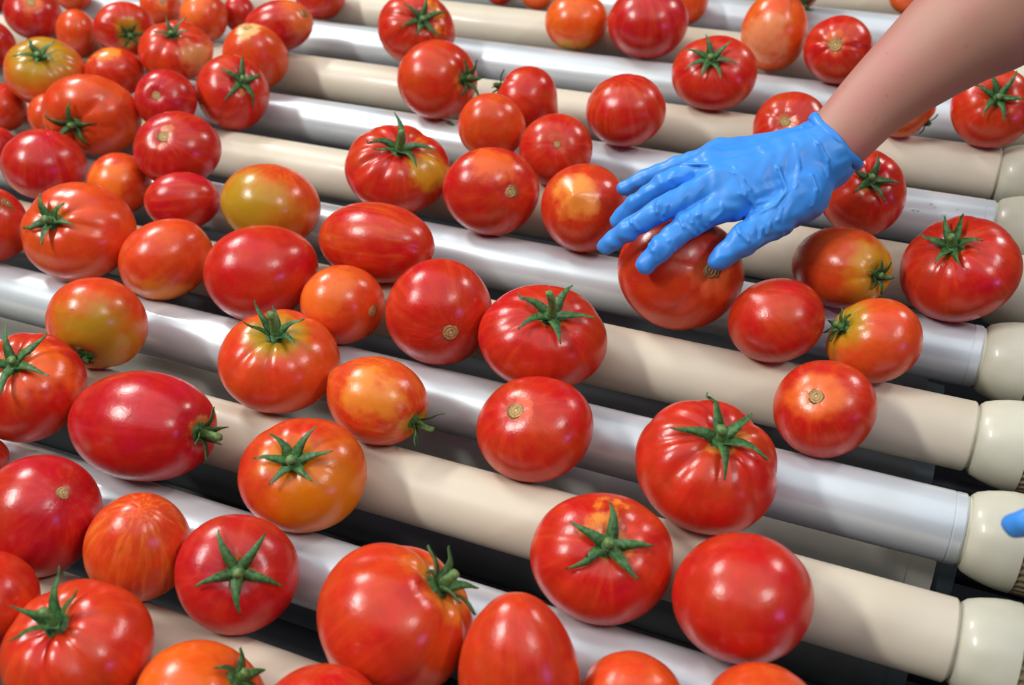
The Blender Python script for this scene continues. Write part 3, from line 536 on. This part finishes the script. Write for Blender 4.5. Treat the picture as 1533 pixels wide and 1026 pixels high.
    dict(pos=(-0.889, 48.787, 1.349), axis=(-0.1112, -0.6089, 0.7854), leaf=(-0.0404, 0.7924, 0.6086), size=1.016, tall=0.95, wide=((0.9959, 0.0512, 0.0744), 0.899), kind='h', seed=85, skin='236,92,26', label='orange tomato underside at the top edge beside the forearm'),
    dict(pos=(-43.043, 38.72, 1.667), axis=(0.5182, -0.1424, 0.8433), leaf=(-0.5793, 0.667, 0.4686), size=0.996, tall=0.95, wide=((0.7112, 0.6657, -0.226), 0.998), kind='h', seed=3, skin='222,70,30', label='orange tomato mostly above the top edge, left of the bare roller gap in the pile'),
    dict(pos=(-34.673, 27.371, 1.919), axis=(0.1569, -0.2044, 0.9662), leaf=(-0.3412, 0.9069, 0.2472), size=0.967, tall=0.95, wide=((0.694, 0.6636, -0.279), 0.897), kind='h', seed=17, skin='222,70,30', label='sliver of orange tomato peeking out behind the big ribbed one with hanging calyx leaf'),
    dict(pos=(-35.636, 24.932, 1.694), axis=(0.3411, 0.1165, 0.9328), leaf=(-0.6861, 0.7092, 0.1623), size=0.927, tall=0.9, wide=((0.6628, 0.6816, -0.31), 0.997), kind='h', seed=24, skin='194,27,35', label='dark red tomato sliver at the left edge behind the smooth dark red round one'),
    dict(pos=(-32.178, 38.674, 1.606), axis=(-0.0643, -0.3503, 0.9344), leaf=(-0.0717, 0.9356, 0.3458), size=0.911, tall=1.05, wide=((0.8029, 0.5685, -0.1794), 0.922), kind='h', seed=8, skin='194,27,35', label='pinkish red tomato half hidden behind the long red tomato with the orange scarred end'),
    dict(pos=(-48.465, 38.326, 1.1), axis=(0.625, -0.1114, 0.7726), leaf=(-0.5824, 0.5925, 0.5566), size=0.865, tall=0.95, wide=((0.6676, 0.7021, -0.248), 0.901), kind='h', seed=2, skin='194,27,35', label='sliver of dark red tomato cut by the top left corner of the photo'),
    dict(pos=(-18.55, 45.333, 1.056), axis=(0.1681, -0.2265, 0.9594), leaf=(-0.3395, 0.9004, 0.272), size=0.814, tall=0.95, wide=((0.9342, 0.351, -0.0645), 1.029), kind='h', seed=83, skin='236,92,26', label='orange tomato underside at the top edge, left of the bright orange one'),
    dict(pos=(-20.674, 45.383, 0.988), axis=(0.1922, -0.2605, 0.9461), leaf=(-0.3429, 0.8855, 0.3135), size=0.74, tall=0.95, wide=((0.9211, 0.3811, -0.0791), 0.986), kind='h', seed=84, skin='212,50,26', label='small red tomato underside at the very top edge, above the far beige roller'),
    dict(pos=(-23.12, 11.21, 1.487), axis=(0.2808, 0.1672, 0.9451), leaf=(-0.5663, 0.8239, 0.0225), size=0.577, tall=0.95, wide=((0.6831, 0.5956, -0.4226), 0.977), kind='h', seed=70, skin='204,36,25', label='tiny edge of a red tomato at the left edge, above the big matte one'),
]
DROPS = [((1.6573, 32.3691, 0.9216), (0.0, -0.388, 0.922), 0.05), ((1.8081, 32.2935, 0.8859), (0.0, -0.464, 0.886), 0.045), ((1.1006, 32.0857, 0.741), (0.0, -0.672, 0.741), 0.05), ((1.2613, 32.0873, 0.7424), (0.0, -0.67, 0.742), 0.045), ((2.1551, 32.071, 0.7274), (0.0, -0.686, 0.727), 0.065), ((2.5501, 32.3188, 0.8988), (0.0, -0.438, 0.899), 0.04)]
SCRAP = ((-17.7432, 32.6393, 0.993), (0.0, -0.118, 0.993))

NU, NV = 64, 40

class Shape:
    def __init__(self, d, rng):
        self.d = d
        self.a, self.c = d['size'], d['size']*d['tall']
        self.n, self.A = d.get('rib', (5, 0.012))
        self.dim = d.get('dim', {'c': 0.13+self.A*0.6, 's': 0.06, 'h': 0.0}[d['kind']])
        self.egg = d.get('egg', 0.0)
        self.nip = d.get('nip', 0.0)
        self.ph = rng.uniform(0, 6.28, 6)
        Z = np.array(d['axis'], float); Z /= np.linalg.norm(Z)
        X = np.array(d['leaf'], float); X -= Z*(X@Z); X /= np.linalg.norm(X)
        self.R = np.stack([X, np.cross(Z, X), Z], 1)
        w, k = d['wide']; w = np.array(w)
        St = np.eye(3)+(k-1)*np.outer(w, w)
        self.L = self.R.T @ St @ self.R
    def raw(self, t, f):
        z, r = np.cos(t), np.sin(t)
        p = self.ph
        fw = f + 0.16*np.sin(f+p[0]) + 0.09*np.sin(2*f+p[1])
        lobe = np.abs(np.sin(self.n*fw/2+p[2]))**0.7
        w = np.exp(-((t-0.62)/0.78)**2)
        amp = self.A*(0.65+0.35*np.sin(f*2+p[3]))
        r0 = r
        r = r*(1-self.egg*z)*(1+0.012*np.sin(2*f+p[4])*r+0.010*np.sin(3*f+p[5]+2*z))
        r = r*(1-amp*1.25*(1-lobe)*w)*(1+amp*0.25)
        z = z - (amp*1.0*(1-lobe)*w)*np.exp(-((t-0.55)/0.6)**2)
        z = z - self.dim*np.exp(-(r0/0.30)**2) - self.dim*0.35*np.exp(-(r0/0.6)**2)*(self.dim > 0.1)
        z = z + self.nip*np.exp(-(r0/0.22)**2)
        z = np.where(z < -0.9, z*1.0, z)
        return np.stack([self.a*r*np.cos(f), self.a*r*np.sin(f), self.c*z], -1)
    def out(self, P):
        return (P @ self.L.T)*S
    def normal(self, t, f, e=0.02):
        a = self.raw(t+e, f)-self.raw(t-e, f)
        b = self.raw(t, f+e)-self.raw(t, f-e)
        n = np.cross(a, b); l = np.linalg.norm(n, axis=-1, keepdims=True)
        return n/np.maximum(l, 1e-9)

def body_mesh(sh):
    t = np.linspace(0, math.pi, NV+1)[1:-1]
    t = t - 0.10*np.sin(2*t)               # closer rings round the stem end
    f = np.arange(NU)*2*math.pi/NU
    T, Fa = np.meshgrid(t, f, indexing='ij')
    P = sh.raw(T, Fa).reshape(-1, 3)
    top = sh.raw(np.array([0.0]), np.array([0.0])); bot = sh.raw(np.array([math.pi]), np.array([0.0]))
    V = sh.out(np.concatenate([P, top, bot]))
    n = len(t); F = []
    for i in range(n-1):
        for k in range(NU):
            k2 = (k+1) % NU
            F.append((i*NU+k, (i+1)*NU+k, (i+1)*NU+k2, i*NU+k2))
    a, b = n*NU, n*NU+1
    for k in range(NU):
        k2 = (k+1) % NU
        F.append((a, k, k2)); F.append((b, (n-1)*NU+k2, (n-1)*NU+k))
    return mesh_data('tomato', V, F)

def sepal_mesh(sh, f0, length, curl, rng):
    """One leaf of the calyx: hugs the shoulder, then lifts towards its tip."""
    n = 12
    s = np.linspace(0, 1, n)
    bend = rng.uniform(-0.35, 0.35)
    t = 0.035 + s*length*1.15
    f = f0 + bend*s**2*0.6
    a = sh.a
    base = np.stack([sh.raw(np.array([ti]), np.array([fi]))[0] for ti, fi in zip(t, f)])
    nor = np.stack([sh.normal(np.array([max(ti, 0.05)]), np.array([fi]))[0] for ti, fi in zip(t, f)])
    up = np.array([0, 0, 1.0])
    dirv = nor*(1-0.6*(1-s[:, None])) + up*(0.6*(1-s[:, None]))
    dirv /= np.linalg.norm(dirv, axis=1, keepdims=True)
    lift = a*(0.045 + curl*s**1.6*0.9 + 0.05*np.sin(s*3.0))
    mid = base + dirv*lift[:, None]
    mid[-2:] += (up*(0.3*curl*a)*np.array([0.3, 1.0])[:, None])
    tan = np.gradient(mid, axis=0); tan /= np.linalg.norm(tan, axis=1, keepdims=True)
    side = np.cross(dirv, tan); side /= np.linalg.norm(side, axis=1, keepdims=True)
    w = a*(0.108*(1-s)**1.05*(0.75+0.6*np.sin(np.minimum(s*4, 1.57))*0.5)+0.008)
    th = a*0.02
    V = []
    for i in range(n):
        V += [mid[i]-side[i]*w[i]+dirv[i]*a*0.015, mid[i]-dirv[i]*th*0.2, mid[i]+side[i]*w[i]+dirv[i]*a*0.015,
              mid[i]-dirv[i]*th*1.3]
    F = []
    for i in range(n-1):
        for k in range(4):
            k2 = (k+1) % 4
            F.append((i*4+k, i*4+k2, (i+1)*4+k2, (i+1)*4+k))
    F.append((3, 2, 1, 0)); F.append(tuple((n-1)*4+k for k in range(4)))
    return mesh_data('sepal', sh.out(np.array(V)), F)

def hub_mesh(sh):
    a = sh.a; z0 = sh.raw(np.array([0.0]), np.array([0.0]))[0][2]
    V, F = [], []
    prof = [(0.20, -0.01), (0.16, 0.05), (0.09, 0.085), (0.0, 0.09)]
    m = 20
    for r, z in prof[:-1]:
        for k in range(m):
            f = 2*math.pi*k/m
            rr = r*(1+0.12*math.sin(5*f))
            V.append((a*rr*math.cos(f), a*rr*math.sin(f), z0+a*z))
    V.append((0, 0, z0+a*0.09))
    for i in range(2):
        for k in range(m):
            k2 = (k+1) % m
            F.append((i*m+k, i*m+k2, (i+1)*m+k2, (i+1)*m+k))
    for k in range(m):
        F.append((2*m+k, 2*m+(k+1) % m, 3*m))
    return mesh_data('calyx', sh.out(np.array(V)), F), z0

def stem_mesh(sh, z0, length, rng):
    a = sh.a
    n, m = 7, 10
    bx, by = rng.uniform(-0.25, 0.25, 2)
    V, F = [], []
    for i in range(n):
        s = i/(n-1)
        r = a*(0.085-0.02*s+0.02*(s > 0.9)) if length < 0.3 else a*(0.085-0.035*s+0.012*(s > 0.8))
        c = np.array([bx*s*s*length*a, by*s*s*length*a, z0+a*(0.04+length*s)])
        for k in range(m):
            f = 2*math.pi*k/m
            V.append((c[0]+r*math.cos(f)*(1+0.1*math.sin(3*f)), c[1]+r*math.sin(f), c[2]))
    V.append((V[-1][0]-a*0.05, V[-1][1], V[-1][2]+a*0.012))
    V[-1] = tuple(np.mean(np.array(V[-m-1:-1]), 0)+np.array([0, 0, a*0.012]))
    for i in range(n-1):
        for k in range(m):
            k2 = (k+1) % m
            F.append((i*m+k, i*m+k2, (i+1)*m+k2, (i+1)*m+k))
    for k in range(m):
        F.append(((n-1)*m+k, (n-1)*m+(k+1) % m, n*m))
    return mesh_data('stem', sh.out(np.array(V)), F)

def scar_mesh(sh, r):
    V, F = [], []
    rings, m = [0.0, 0.25, 0.5, 0.75, 1.0, 1.12], 28
    lift = [0.016, 0.009, 0.013, 0.010, 0.008, -0.012]
    ph = sh.ph[0]
    for i, q in enumerate(rings):
        for k in range(m if i else 1):
            f = 2*math.pi*k/m
            t = r*q*(1+0.08*math.sin(3*f+ph)+0.05*math.sin(7*f))
            p = sh.raw(np.array([t]), np.array([f]))[0]
            V.append(p+np.array([0, 0, sh.a*lift[i]]))
    for k in range(m):
        F.append((0, 1+k, 1+(k+1) % m))
    for i in range(len(rings)-2):
        for k in range(m):
            k2 = (k+1) % m; b0 = 1+i*m; b1 = 1+(i+1)*m
            F.append((b0+k, b1+k, b1+k2, b0+k2))
    return mesh_data('stem_scar', sh.out(np.array(V)), F)

def make_tomato(d, seed):
    rng = np.random.RandomState(seed*17+3)
    sh = Shape(d, rng)
    o = obj('tomato', body_mesh(sh), TOMATO)
    Rm = Matrix(sh.R.tolist()).to_4x4()
    o.matrix_world = Matrix.Translation(at(d['pos'])) @ Rm
    tag(o, d['label'], 'tomato', 'tomatoes on the sorting rollers')
    inv = 1.0/(d['size']*S)
    o['inverse_size'] = inv
    base = srgb(d['skin'])
    o['skin_colour'] = base
    mc, mo = d.get('mo', ('226,84,34', 0.38))
    o['mottle_colour'] = srgb(mc); o['mottle'] = float(mo)
    pv, pc, pe = d.get('patch', ((0, 0, 1), '200,40,20', 0.0))
    pl = (sh.R.T @ np.array(pv)); pl /= np.linalg.norm(pl)
    o['patch_direction'] = [float(x) for x in pl]
    o['patch_colour'] = srgb(pc)
    o['patch_low'] = math.cos(min(pe*1.75, 3.0)) if pe else 2.0
    o['patch_high'] = math.cos(pe*0.3) if pe else 3.0
    sc_, se = d.get('sh', ('214,120,50', 0.22 if d['kind'] == 'c' else 0.0))
    o['shoulder_colour'] = srgb(sc_)
    o['shoulder_low'] = math.cos(min(se*1.6, 3.0)) if se else 2.0
    o['shoulder_high'] = math.cos(se*0.5) if se else 3.0
    if d['kind'] == 'c':
        length, curl, count, stem = d['calyx']
        hm, z0 = hub_mesh(sh)
        hub = obj('calyx', hm, SEPAL, o)
        for k in range(count):
            f = 2*math.pi*k/count + (rng.uniform(-0.14, 0.14) if k else 0)
            obj('sepal', sepal_mesh(sh, f, length*rng.uniform(0.82, 1.1) if k else length, curl*rng.uniform(0.6, 1.3), rng), SEPAL, hub)
        obj('stem', stem_mesh(sh, z0, stem, rng), STEM, hub)
    elif d['kind'] == 's':
        s = obj('stem_scar', scar_mesh(sh, d.get('scarsize', 0.145)), SCAR, o)
        s['label'] = 'corky tan stem scar'
        k = d.get('scar', '176,142,86')
        s['inverse_size'] = inv/d.get('scarsize', 0.145)
        s['scar_colour'] = srgb(k)
        s['scar_light'] = [min(x*1.3, 1) for x in srgb(k)]
    return o

for d in TOMATOES:
    make_tomato(d, d['seed'])

# ---------------------------------------------------------------- small things on the white roller
DROP = bpy.data.materials.new('water')
DROP.use_nodes = True
_p = DROP.node_tree.nodes['Principled BSDF']
_p.inputs['Roughness'].default_value = 0.03
_p.inputs['Base Color'].default_value = (0.86, 0.9, 0.93, 1)
_p.inputs['Transmission Weight'].default_value = 0.45
_p.inputs['IOR'].default_value = 1.33
def drop_mesh(r):
    V, F = [], []
    m, n = 14, 5
    for i in range(n):
        a = i/n*math.pi/2
        for k in range(m):
            f = 2*math.pi*k/m
            V.append((r*S*math.cos(a)*math.cos(f), r*S*1.25*math.cos(a)*math.sin(f), r*S*0.55*math.sin(a)))
    V.append((0, 0, r*S*0.55))
    for i in range(n-1):
        for k in range(m):
            k2 = (k+1) % m
            F.append((i*m+k, i*m+k2, (i+1)*m+k2, (i+1)*m+k))
    for k in range(m):
        F.append(((n-1)*m+k, (n-1)*m+(k+1) % m, n*m))
    F.append(tuple(range(m-1, -1, -1)))
    return mesh_data('water_drop', V, F)
DROP_LABELS = ['clear water drop on the white roller, upper one of the pair by its end', 'clear water drop on the white roller, lower one of the pair by its end',
               'clear water drop on the white roller, first from the tomato under the cuff', 'clear water drop on the white roller, second from the tomato under the cuff',
               'biggest clear water drop on the white roller, above the stem of the large tomato', 'clear water drop on the white roller, last before the cap']
for k, (p, nrm, r) in enumerate(DROPS):
    o = obj('water_drop', drop_mesh(r), DROP)
    q = Vector(nrm).to_track_quat('Z', 'X')
    o.matrix_world = Matrix.Translation(at(p)) @ q.to_matrix().to_4x4()
    tag(o, DROP_LABELS[k], 'drop', 'water drops on the white roller')
p, nrm = SCRAP
def scrap_part(pts, w):
    V, F = [], []
    for i, q in enumerate(pts):
        ww = w*(1-0.8*i/(len(pts)-1))
        for dx, dz in ((-ww, 0), (0, ww*0.6), (ww, 0), (0, -ww*0.2)):
            V.append(((q[0]+dx*0.4)*S, (q[1]+dx)*S, (q[2]+dz)*S))
    for i in range(len(pts)-1):
        for k in range(4):
            k2 = (k+1) % 4
            F.append((i*4+k, i*4+k2, (i+1)*4+k2, (i+1)*4+k))
    F += [(3, 2, 1, 0), tuple(4*(len(pts)-1)+k for k in range(4))]
    return mesh_data('leaf', V, F)
sp = empty('leaf_scrap', at(p))
tag(sp, 'tiny green leaf scrap on the white roller beside the upright plum tomato', 'leaf')
obj('leaf', scrap_part([(0.22, 0, 0.02), (0.1, 0.06, 0.06), (-0.1, 0.16, 0.06), (-0.3, 0.2, 0.02)], 0.05), SEPAL, sp)
obj('leaf', scrap_part([(0.22, 0, 0.03), (0.08, 0.0, 0.07), (-0.08, 0.04, 0.06), (-0.2, 0.12, 0.03)], 0.05), SEPAL, sp)

# ---------------------------------------------------------------- the sorter's arm and glove
HAND = {'arm': [(-2.9716, 27.0325, 4.441, 0.72), (-1.8501, 28.0244, 5.447, 0.98), (-0.905, 29.2181, 6.4351, 1.13), (0.0551, 30.101, 7.2667, 1.37),
         (0.9139, 30.8049, 7.9751, 1.62), (1.6229, 31.3669, 8.4725, 1.86), (2.9967, 32.4418, 9.5863, 2.1), (5.2821, 34.6426, 11.3486, 2.2),
         (6.5028, 35.8213, 12.4863, 2.0)],
 'cuff': (-1.7683, 28.1292, 5.5087, 1.0),
 'folds': [[(-6.113, 25.401, 5.458), (-6.197, 25.103, 5.342), (-6.091, 25.068, 5.037)],
           [(-5.034, 23.672, 4.526), (-5.349, 23.576, 4.78), (-5.524, 23.751, 4.916)],
           [(-4.758, 24.014, 4.637), (-5.02, 23.999, 4.992), (-5.09, 24.424, 5.075)],
           [(-3.445, 23.783, 4.487), (-3.719, 23.879, 4.656), (-3.851, 24.088, 4.724)],
           [(-2.574, 24.727, 4.227), (-2.782, 24.654, 4.787), (-2.748, 24.964, 5.018)],
           [(-4.368, 25.663, 5.747), (-4.031, 25.311, 5.556), (-3.846, 24.932, 5.312)],
           [(-2.129, 26.037, 5.62), (-1.9, 25.733, 5.312), (-1.922, 25.475, 4.924)],
           [(-6.681, 23.319, 4.584), (-6.903, 23.352, 4.766), (-7.017, 23.587, 4.775)],
           [(-5.989, 25.721, 5.52), (-5.169, 25.575, 5.758), (-4.308, 25.423, 5.673), (-3.77, 25.113, 5.374), (-3.484, 24.913, 4.906)],
           [(-3.758, 26.509, 5.988), (-3.116, 25.949, 5.738), (-2.726, 25.509, 5.306), (-2.952, 24.964, 5.075), (-3.565, 24.583, 4.8)],
           [(-2.784, 27.66, 6.209), (-2.155, 26.943, 6.154), (-1.806, 26.693, 5.779), (-1.668, 26.433, 5.372)],
           [(-4.63, 24.121, 4.786), (-4.419, 24.385, 4.94), (-4.434, 24.55, 5.167)],
           [(-4.88, 23.88, 4.507), (-5.154, 23.758, 4.839), (-5.286, 23.925, 4.99)],
           [(-6.049, 23.724, 4.777), (-6.223, 23.724, 5.041), (-6.251, 23.878, 5.224)], [(-6.027, 23.767, 5.0), (-5.996, 23.932, 5.188)],
           [(-3.143, 24.066, 4.443), (-3.17, 24.274, 4.683)], [(-2.997, 24.29, 4.509), (-2.975, 24.459, 4.739)],
           [(-4.001, 24.884, 5.364), (-3.551, 24.999, 5.005), (-3.192, 25.168, 5.082)],
           [(-2.825, 26.825, 6.115), (-2.545, 26.199, 5.727), (-2.479, 25.612, 5.404)],
           [(-5.876, 22.667, 4.079), (-6.048, 22.736, 4.344), (-6.253, 23.019, 4.34)], [(-5.481, 23.08, 4.236), (-5.659, 23.086, 4.572)]],
 'index': [(-4.3314, 25.0988, 4.8316, 0.5), (-5.3314, 24.0216, 4.5609, 0.42), (-5.9077, 23.1335, 4.2017, 0.37), (-6.2694, 22.6812, 3.7937, 0.29)],
 'middle': [(-4.8652, 25.506, 5.1736, 0.48), (-6.1452, 24.1309, 4.8947, 0.38), (-7.0578, 23.4523, 4.3805, 0.34), (-7.6682, 23.1974, 3.8385, 0.28)],
 'pinky': [(-5.1238, 27.1513, 5.1101, 0.42), (-6.322, 26.5985, 4.8472, 0.3), (-7.2673, 26.2022, 4.4707, 0.27), (-7.949, 25.9225, 4.0834, 0.24)],
 'ring': [(-5.2041, 26.1938, 5.256, 0.46), (-6.3981, 25.2511, 5.0571, 0.34), (-7.2416, 24.7698, 4.4075, 0.31), (-7.7389, 24.5259, 3.8238, 0.26)],
 'thumb': [(-2.4121, 26.245, 4.7439, 0.82), (-2.9354, 25.2214, 4.4496, 0.6), (-3.6413, 24.1375, 4.255, 0.44), (-4.2028, 23.4474, 3.8589, 0.33)],
 'wrist': (-2.1427, 27.64, 5.217, 0.95)}

def smin(a,b,k):
    h=np.clip(.5+.5*(b-a)/k,0,1)
    return b+(a-b)*h-k*h*(1-h)
def cone(P,a,b,ra,rb):
    a=np.array(a,float);b=np.array(b,float);ba=b-a
    h=np.clip(((P-a)@ba)/(ba@ba),0,1)
    return np.linalg.norm(P-a-h[...,None]*ba,axis=-1)-(ra+h*(rb-ra))
def chain(P,pts,k=.12):
    d=None
    for p,q in zip(pts[:-1],pts[1:]):
        c=cone(P,p[:3],q[:3],p[3],q[3]); d=c if d is None else smin(d,c,k)
    return d
def hand_field(P,H,folds=()):
    w=H['wrist']; fl=[chain(P,H[n],.1) for n in ('index','middle','ring','pinky')]
    fing=fl[0]
    for d in fl[1:]: fing=smin(fing,d,.07)
    palm=None
    for n,r in (('index',.60),('middle',.56),('ring',.54),('pinky',.50)):
        c=cone(P,w[:3],H[n][0][:3],w[3],r); palm=c if palm is None else smin(palm,c,.35)
    ks=[H[n][0] for n in ('index','middle','ring','pinky')]
    for p,q in zip(ks[:-1],ks[1:]): palm=smin(palm,cone(P,p[:3],q[:3],.5,.48),.25)
    th=chain(P,H['thumb'],.2); th=smin(th,cone(P,w[:3],H['thumb'][0][:3],w[3]*.85,H['thumb'][0][3]),.4)
    web=cone(P,H['thumb'][1][:3],(np.array(H['index'][0][:3])*.75+np.array(w[:3])*.25),.3,.45)
    th=smin(th,web,.35)
    d=smin(smin(palm,fing,.16),th,.22)
    d=smin(d,cone(P,w[:3],H['cuff'][:3],w[3],H['cuff'][3]),.3)
    # shallow creases of the loose film
    a=P*1.0
    s=np.sin(a@np.array([3.1,5.3,1.7])+1.8*np.sin(a@np.array([-2.3,1.9,3.7])))*np.sin(a@np.array([6.2,-3.9,4.4])+1.5*np.sin(a@np.array([1.9,2.8,-5.1])))
    d=d+.028*s
    for k,f in enumerate(folds):
        for i in range(len(f)-1):
            d=smin(d,cone(P,f[i],f[i+1],.055,.055),.05)
    return d
def surface_net(F,o,h):
    n=np.array(F.shape)-1; s=F<0
    cnt=np.zeros(n,int); pos=np.zeros((*n,3)); 
    sl=lambda A,c:A[c[0]:c[0]+n[0],c[1]:c[1]+n[1],c[2]:c[2]+n[2]]
    for ax in range(3):
        u,v=[i for i in range(3) if i!=ax]
        for i in (0,1):
            for j in (0,1):
                c=[0,0,0];c[u]=i;c[v]=j;e=list(c);e[ax]=1
                A=sl(F,c);B=sl(F,e);m=(A<0)!=(B<0)
                t=np.where(m,A/np.where(m,A-B,1),0)
                q=np.zeros((*n,3));q[...,u]=i;q[...,v]=j;q[...,ax]=t
                pos+=q*m[...,None];cnt+=m
    act=cnt>0; idx=-np.ones(n,int); idx[act]=np.arange(act.sum())
    g=np.stack(np.meshgrid(*[np.arange(k) for k in n],indexing='ij'),-1)
    V=(g[act]+pos[act]/cnt[act][:,None])*h+o
    Q=[]
    for ax in range(3):
        u,v=(ax+1)%3,(ax+2)%3
        a=[slice(1,None)]*3; 
        A=F[tuple(slice(1,n[i]) if i!=ax else slice(0,n[i]) for i in range(3))]
        B=F[tuple(slice(1,n[i]) if i!=ax else slice(1,n[i]+1) for i in range(3))]
        m=(A<0)!=(B<0); w=np.argwhere(m); flip=(A[m]>=0)
        b=w.copy(); 
        for i in (u,v): b[:,i]+=1
        def I(du,dv):
            c=b.copy();c[:,u]-=du;c[:,v]-=dv; return idx[c[:,0],c[:,1],c[:,2]]
        q=np.stack([I(1,1),I(0,1),I(0,0),I(1,0)],1); q[flip]=q[flip][:,::-1]; Q.append(q)
    return V,np.concatenate(Q)

def glove_geometry():
    h = 0.046
    pts = np.array([p[:3] for k in ('index', 'middle', 'ring', 'pinky', 'thumb') for p in HAND[k]]+[HAND['wrist'][:3], HAND['cuff'][:3]])
    lo, hi = pts.min(0)-1.35, pts.max(0)+1.35
    n = np.ceil((hi-lo)/h).astype(int)
    g = [lo[i]+h*np.arange(n[i]) for i in range(3)]
    F = np.empty(tuple(n), np.float32)
    cuff = np.array(HAND['cuff'][:3]); ax = cuff-np.array(HAND['arm'][0][:3]); ax /= np.linalg.norm(ax)
    for i in range(n[0]):
        P = np.stack(np.meshgrid(g[0][i:i+1], g[1], g[2], indexing='ij'), -1)
        d = hand_field(P, HAND, HAND['folds'])
        F[i] = np.maximum(d, (P-cuff)@ax)[0]
    return surface_net(F, lo, h), cuff, ax

(gv, gf), cuff, ax = glove_geometry()
ref = np.cross(ax, [0, 0, 1.0]); ref /= np.linalg.norm(ref); ref2 = np.cross(ax, ref)

def arm_mesh():
    P = np.array([p[:3] for p in HAND['arm']]); r = np.array([p[3] for p in HAND['arm']])
    s = np.linspace(0, len(P)-1, 60)
    def cr(A, q):
        i = np.clip(np.floor(q).astype(int), 0, len(A)-2); u = (q-i)
        a0, a1, a2, a3 = (A[np.clip(i+k, 0, len(A)-1)] for k in (-1, 0, 1, 2))
        u = u[:, None] if A.ndim > 1 else u
        return 0.5*((2*a1)+(-a0+a2)*u+(2*a0-5*a1+4*a2-a3)*u**2+(-a0+3*a1-3*a2+a3)*u**3)
    C, R = cr(P, s), cr(r, s)
    m = 48; V = []
    for i in range(len(s)):
        for k in range(m):
            f = 2*math.pi*k/m
            w = R[i]*(1+0.025*math.sin(2*f+0.6)+0.012*math.sin(3*f+i*0.12))
            V.append(C[i]+(ref*math.cos(f)+ref2*math.sin(f))*w)
    F = []
    for i in range(len(s)-1):
        for k in range(m):
            k2 = (k+1) % m
            F.append((i*m+k, i*m+k2, (i+1)*m+k2, (i+1)*m+k))
    for e, sgn in ((0, -1), (len(s)-1, 1)):
        V.append(C[e]+ax*sgn*R[e]*0.5); b = len(V)-1
        for k in range(m):
            k2 = (k+1) % m
            F.append((e*m+k2, e*m+k, b) if sgn < 0 else (e*m+k, e*m+k2, b))
    return np.array(V), F

def hem_mesh():
    V, F = [], []
    m, q = 72, 10
    for k in range(m):
        f = 2*math.pi*k/m
        R = HAND['cuff'][3]*(1.07+0.03*math.sin(3*f+1)+0.02*math.sin(5*f))
        rad = ref*math.cos(f)+ref2*math.sin(f)
        c = cuff+rad*R+ax*(0.05*math.sin(2*f+0.5)+0.03*math.sin(5*f)-0.04)
        for j in range(q):
            a = 2*math.pi*j/q
            V.append(c+rad*0.085*math.cos(a)+ax*0.16*math.sin(a))
    for k in range(m):
        for j in range(q):
            k2, j2 = (k+1) % m, (j+1) % q
            F.append((k*q+j, k2*q+j, k2*q+j2, k*q+j2))
    return np.array(V), F

def local(V):
    return (np.asarray(V)-cuff)*S

av, af = arm_mesh()
person = obj('person', mesh_data('forearm', local(av), af), SKIN, None, at(cuff))
tag(person, 'bare forearm reaching in from the top corner, blue gloved hand on a tomato', 'person')
glove_me = mesh_data('glove', local(gv), gf)
glove = obj('glove', glove_me, GLOVE, person)
glove['label'] = 'wrinkled blue nitrile glove'
hv, hf = hem_mesh()
hem_me = mesh_data('cuff_hem', local(hv), hf)
obj('cuff_hem', hem_me, GLOVE, glove)

other = person.copy(); col.objects.link(other)
tip = np.array(HAND['middle'][-1][:3])
axes = Matrix([list(r) for r in CAM_ROT])
turn = Matrix.Rotation(math.radians(-20), 3, axes.col[1]) @ Matrix.Rotation(math.radians(-15), 3, axes.col[2])
other.matrix_world = Matrix.Translation(at((4.0646, 15.1358, 5.0225)) - turn @ Vector((tip-cuff)*S)) @ turn.to_4x4()
tag(other, 'second blue gloved hand, only a fingertip showing at the edge beside a roller cap', 'person')
g2 = glove.copy(); col.objects.link(g2); g2.parent = other
h2 = bpy.data.objects.new('cuff_hem', hem_me); col.objects.link(h2); h2.parent = g2
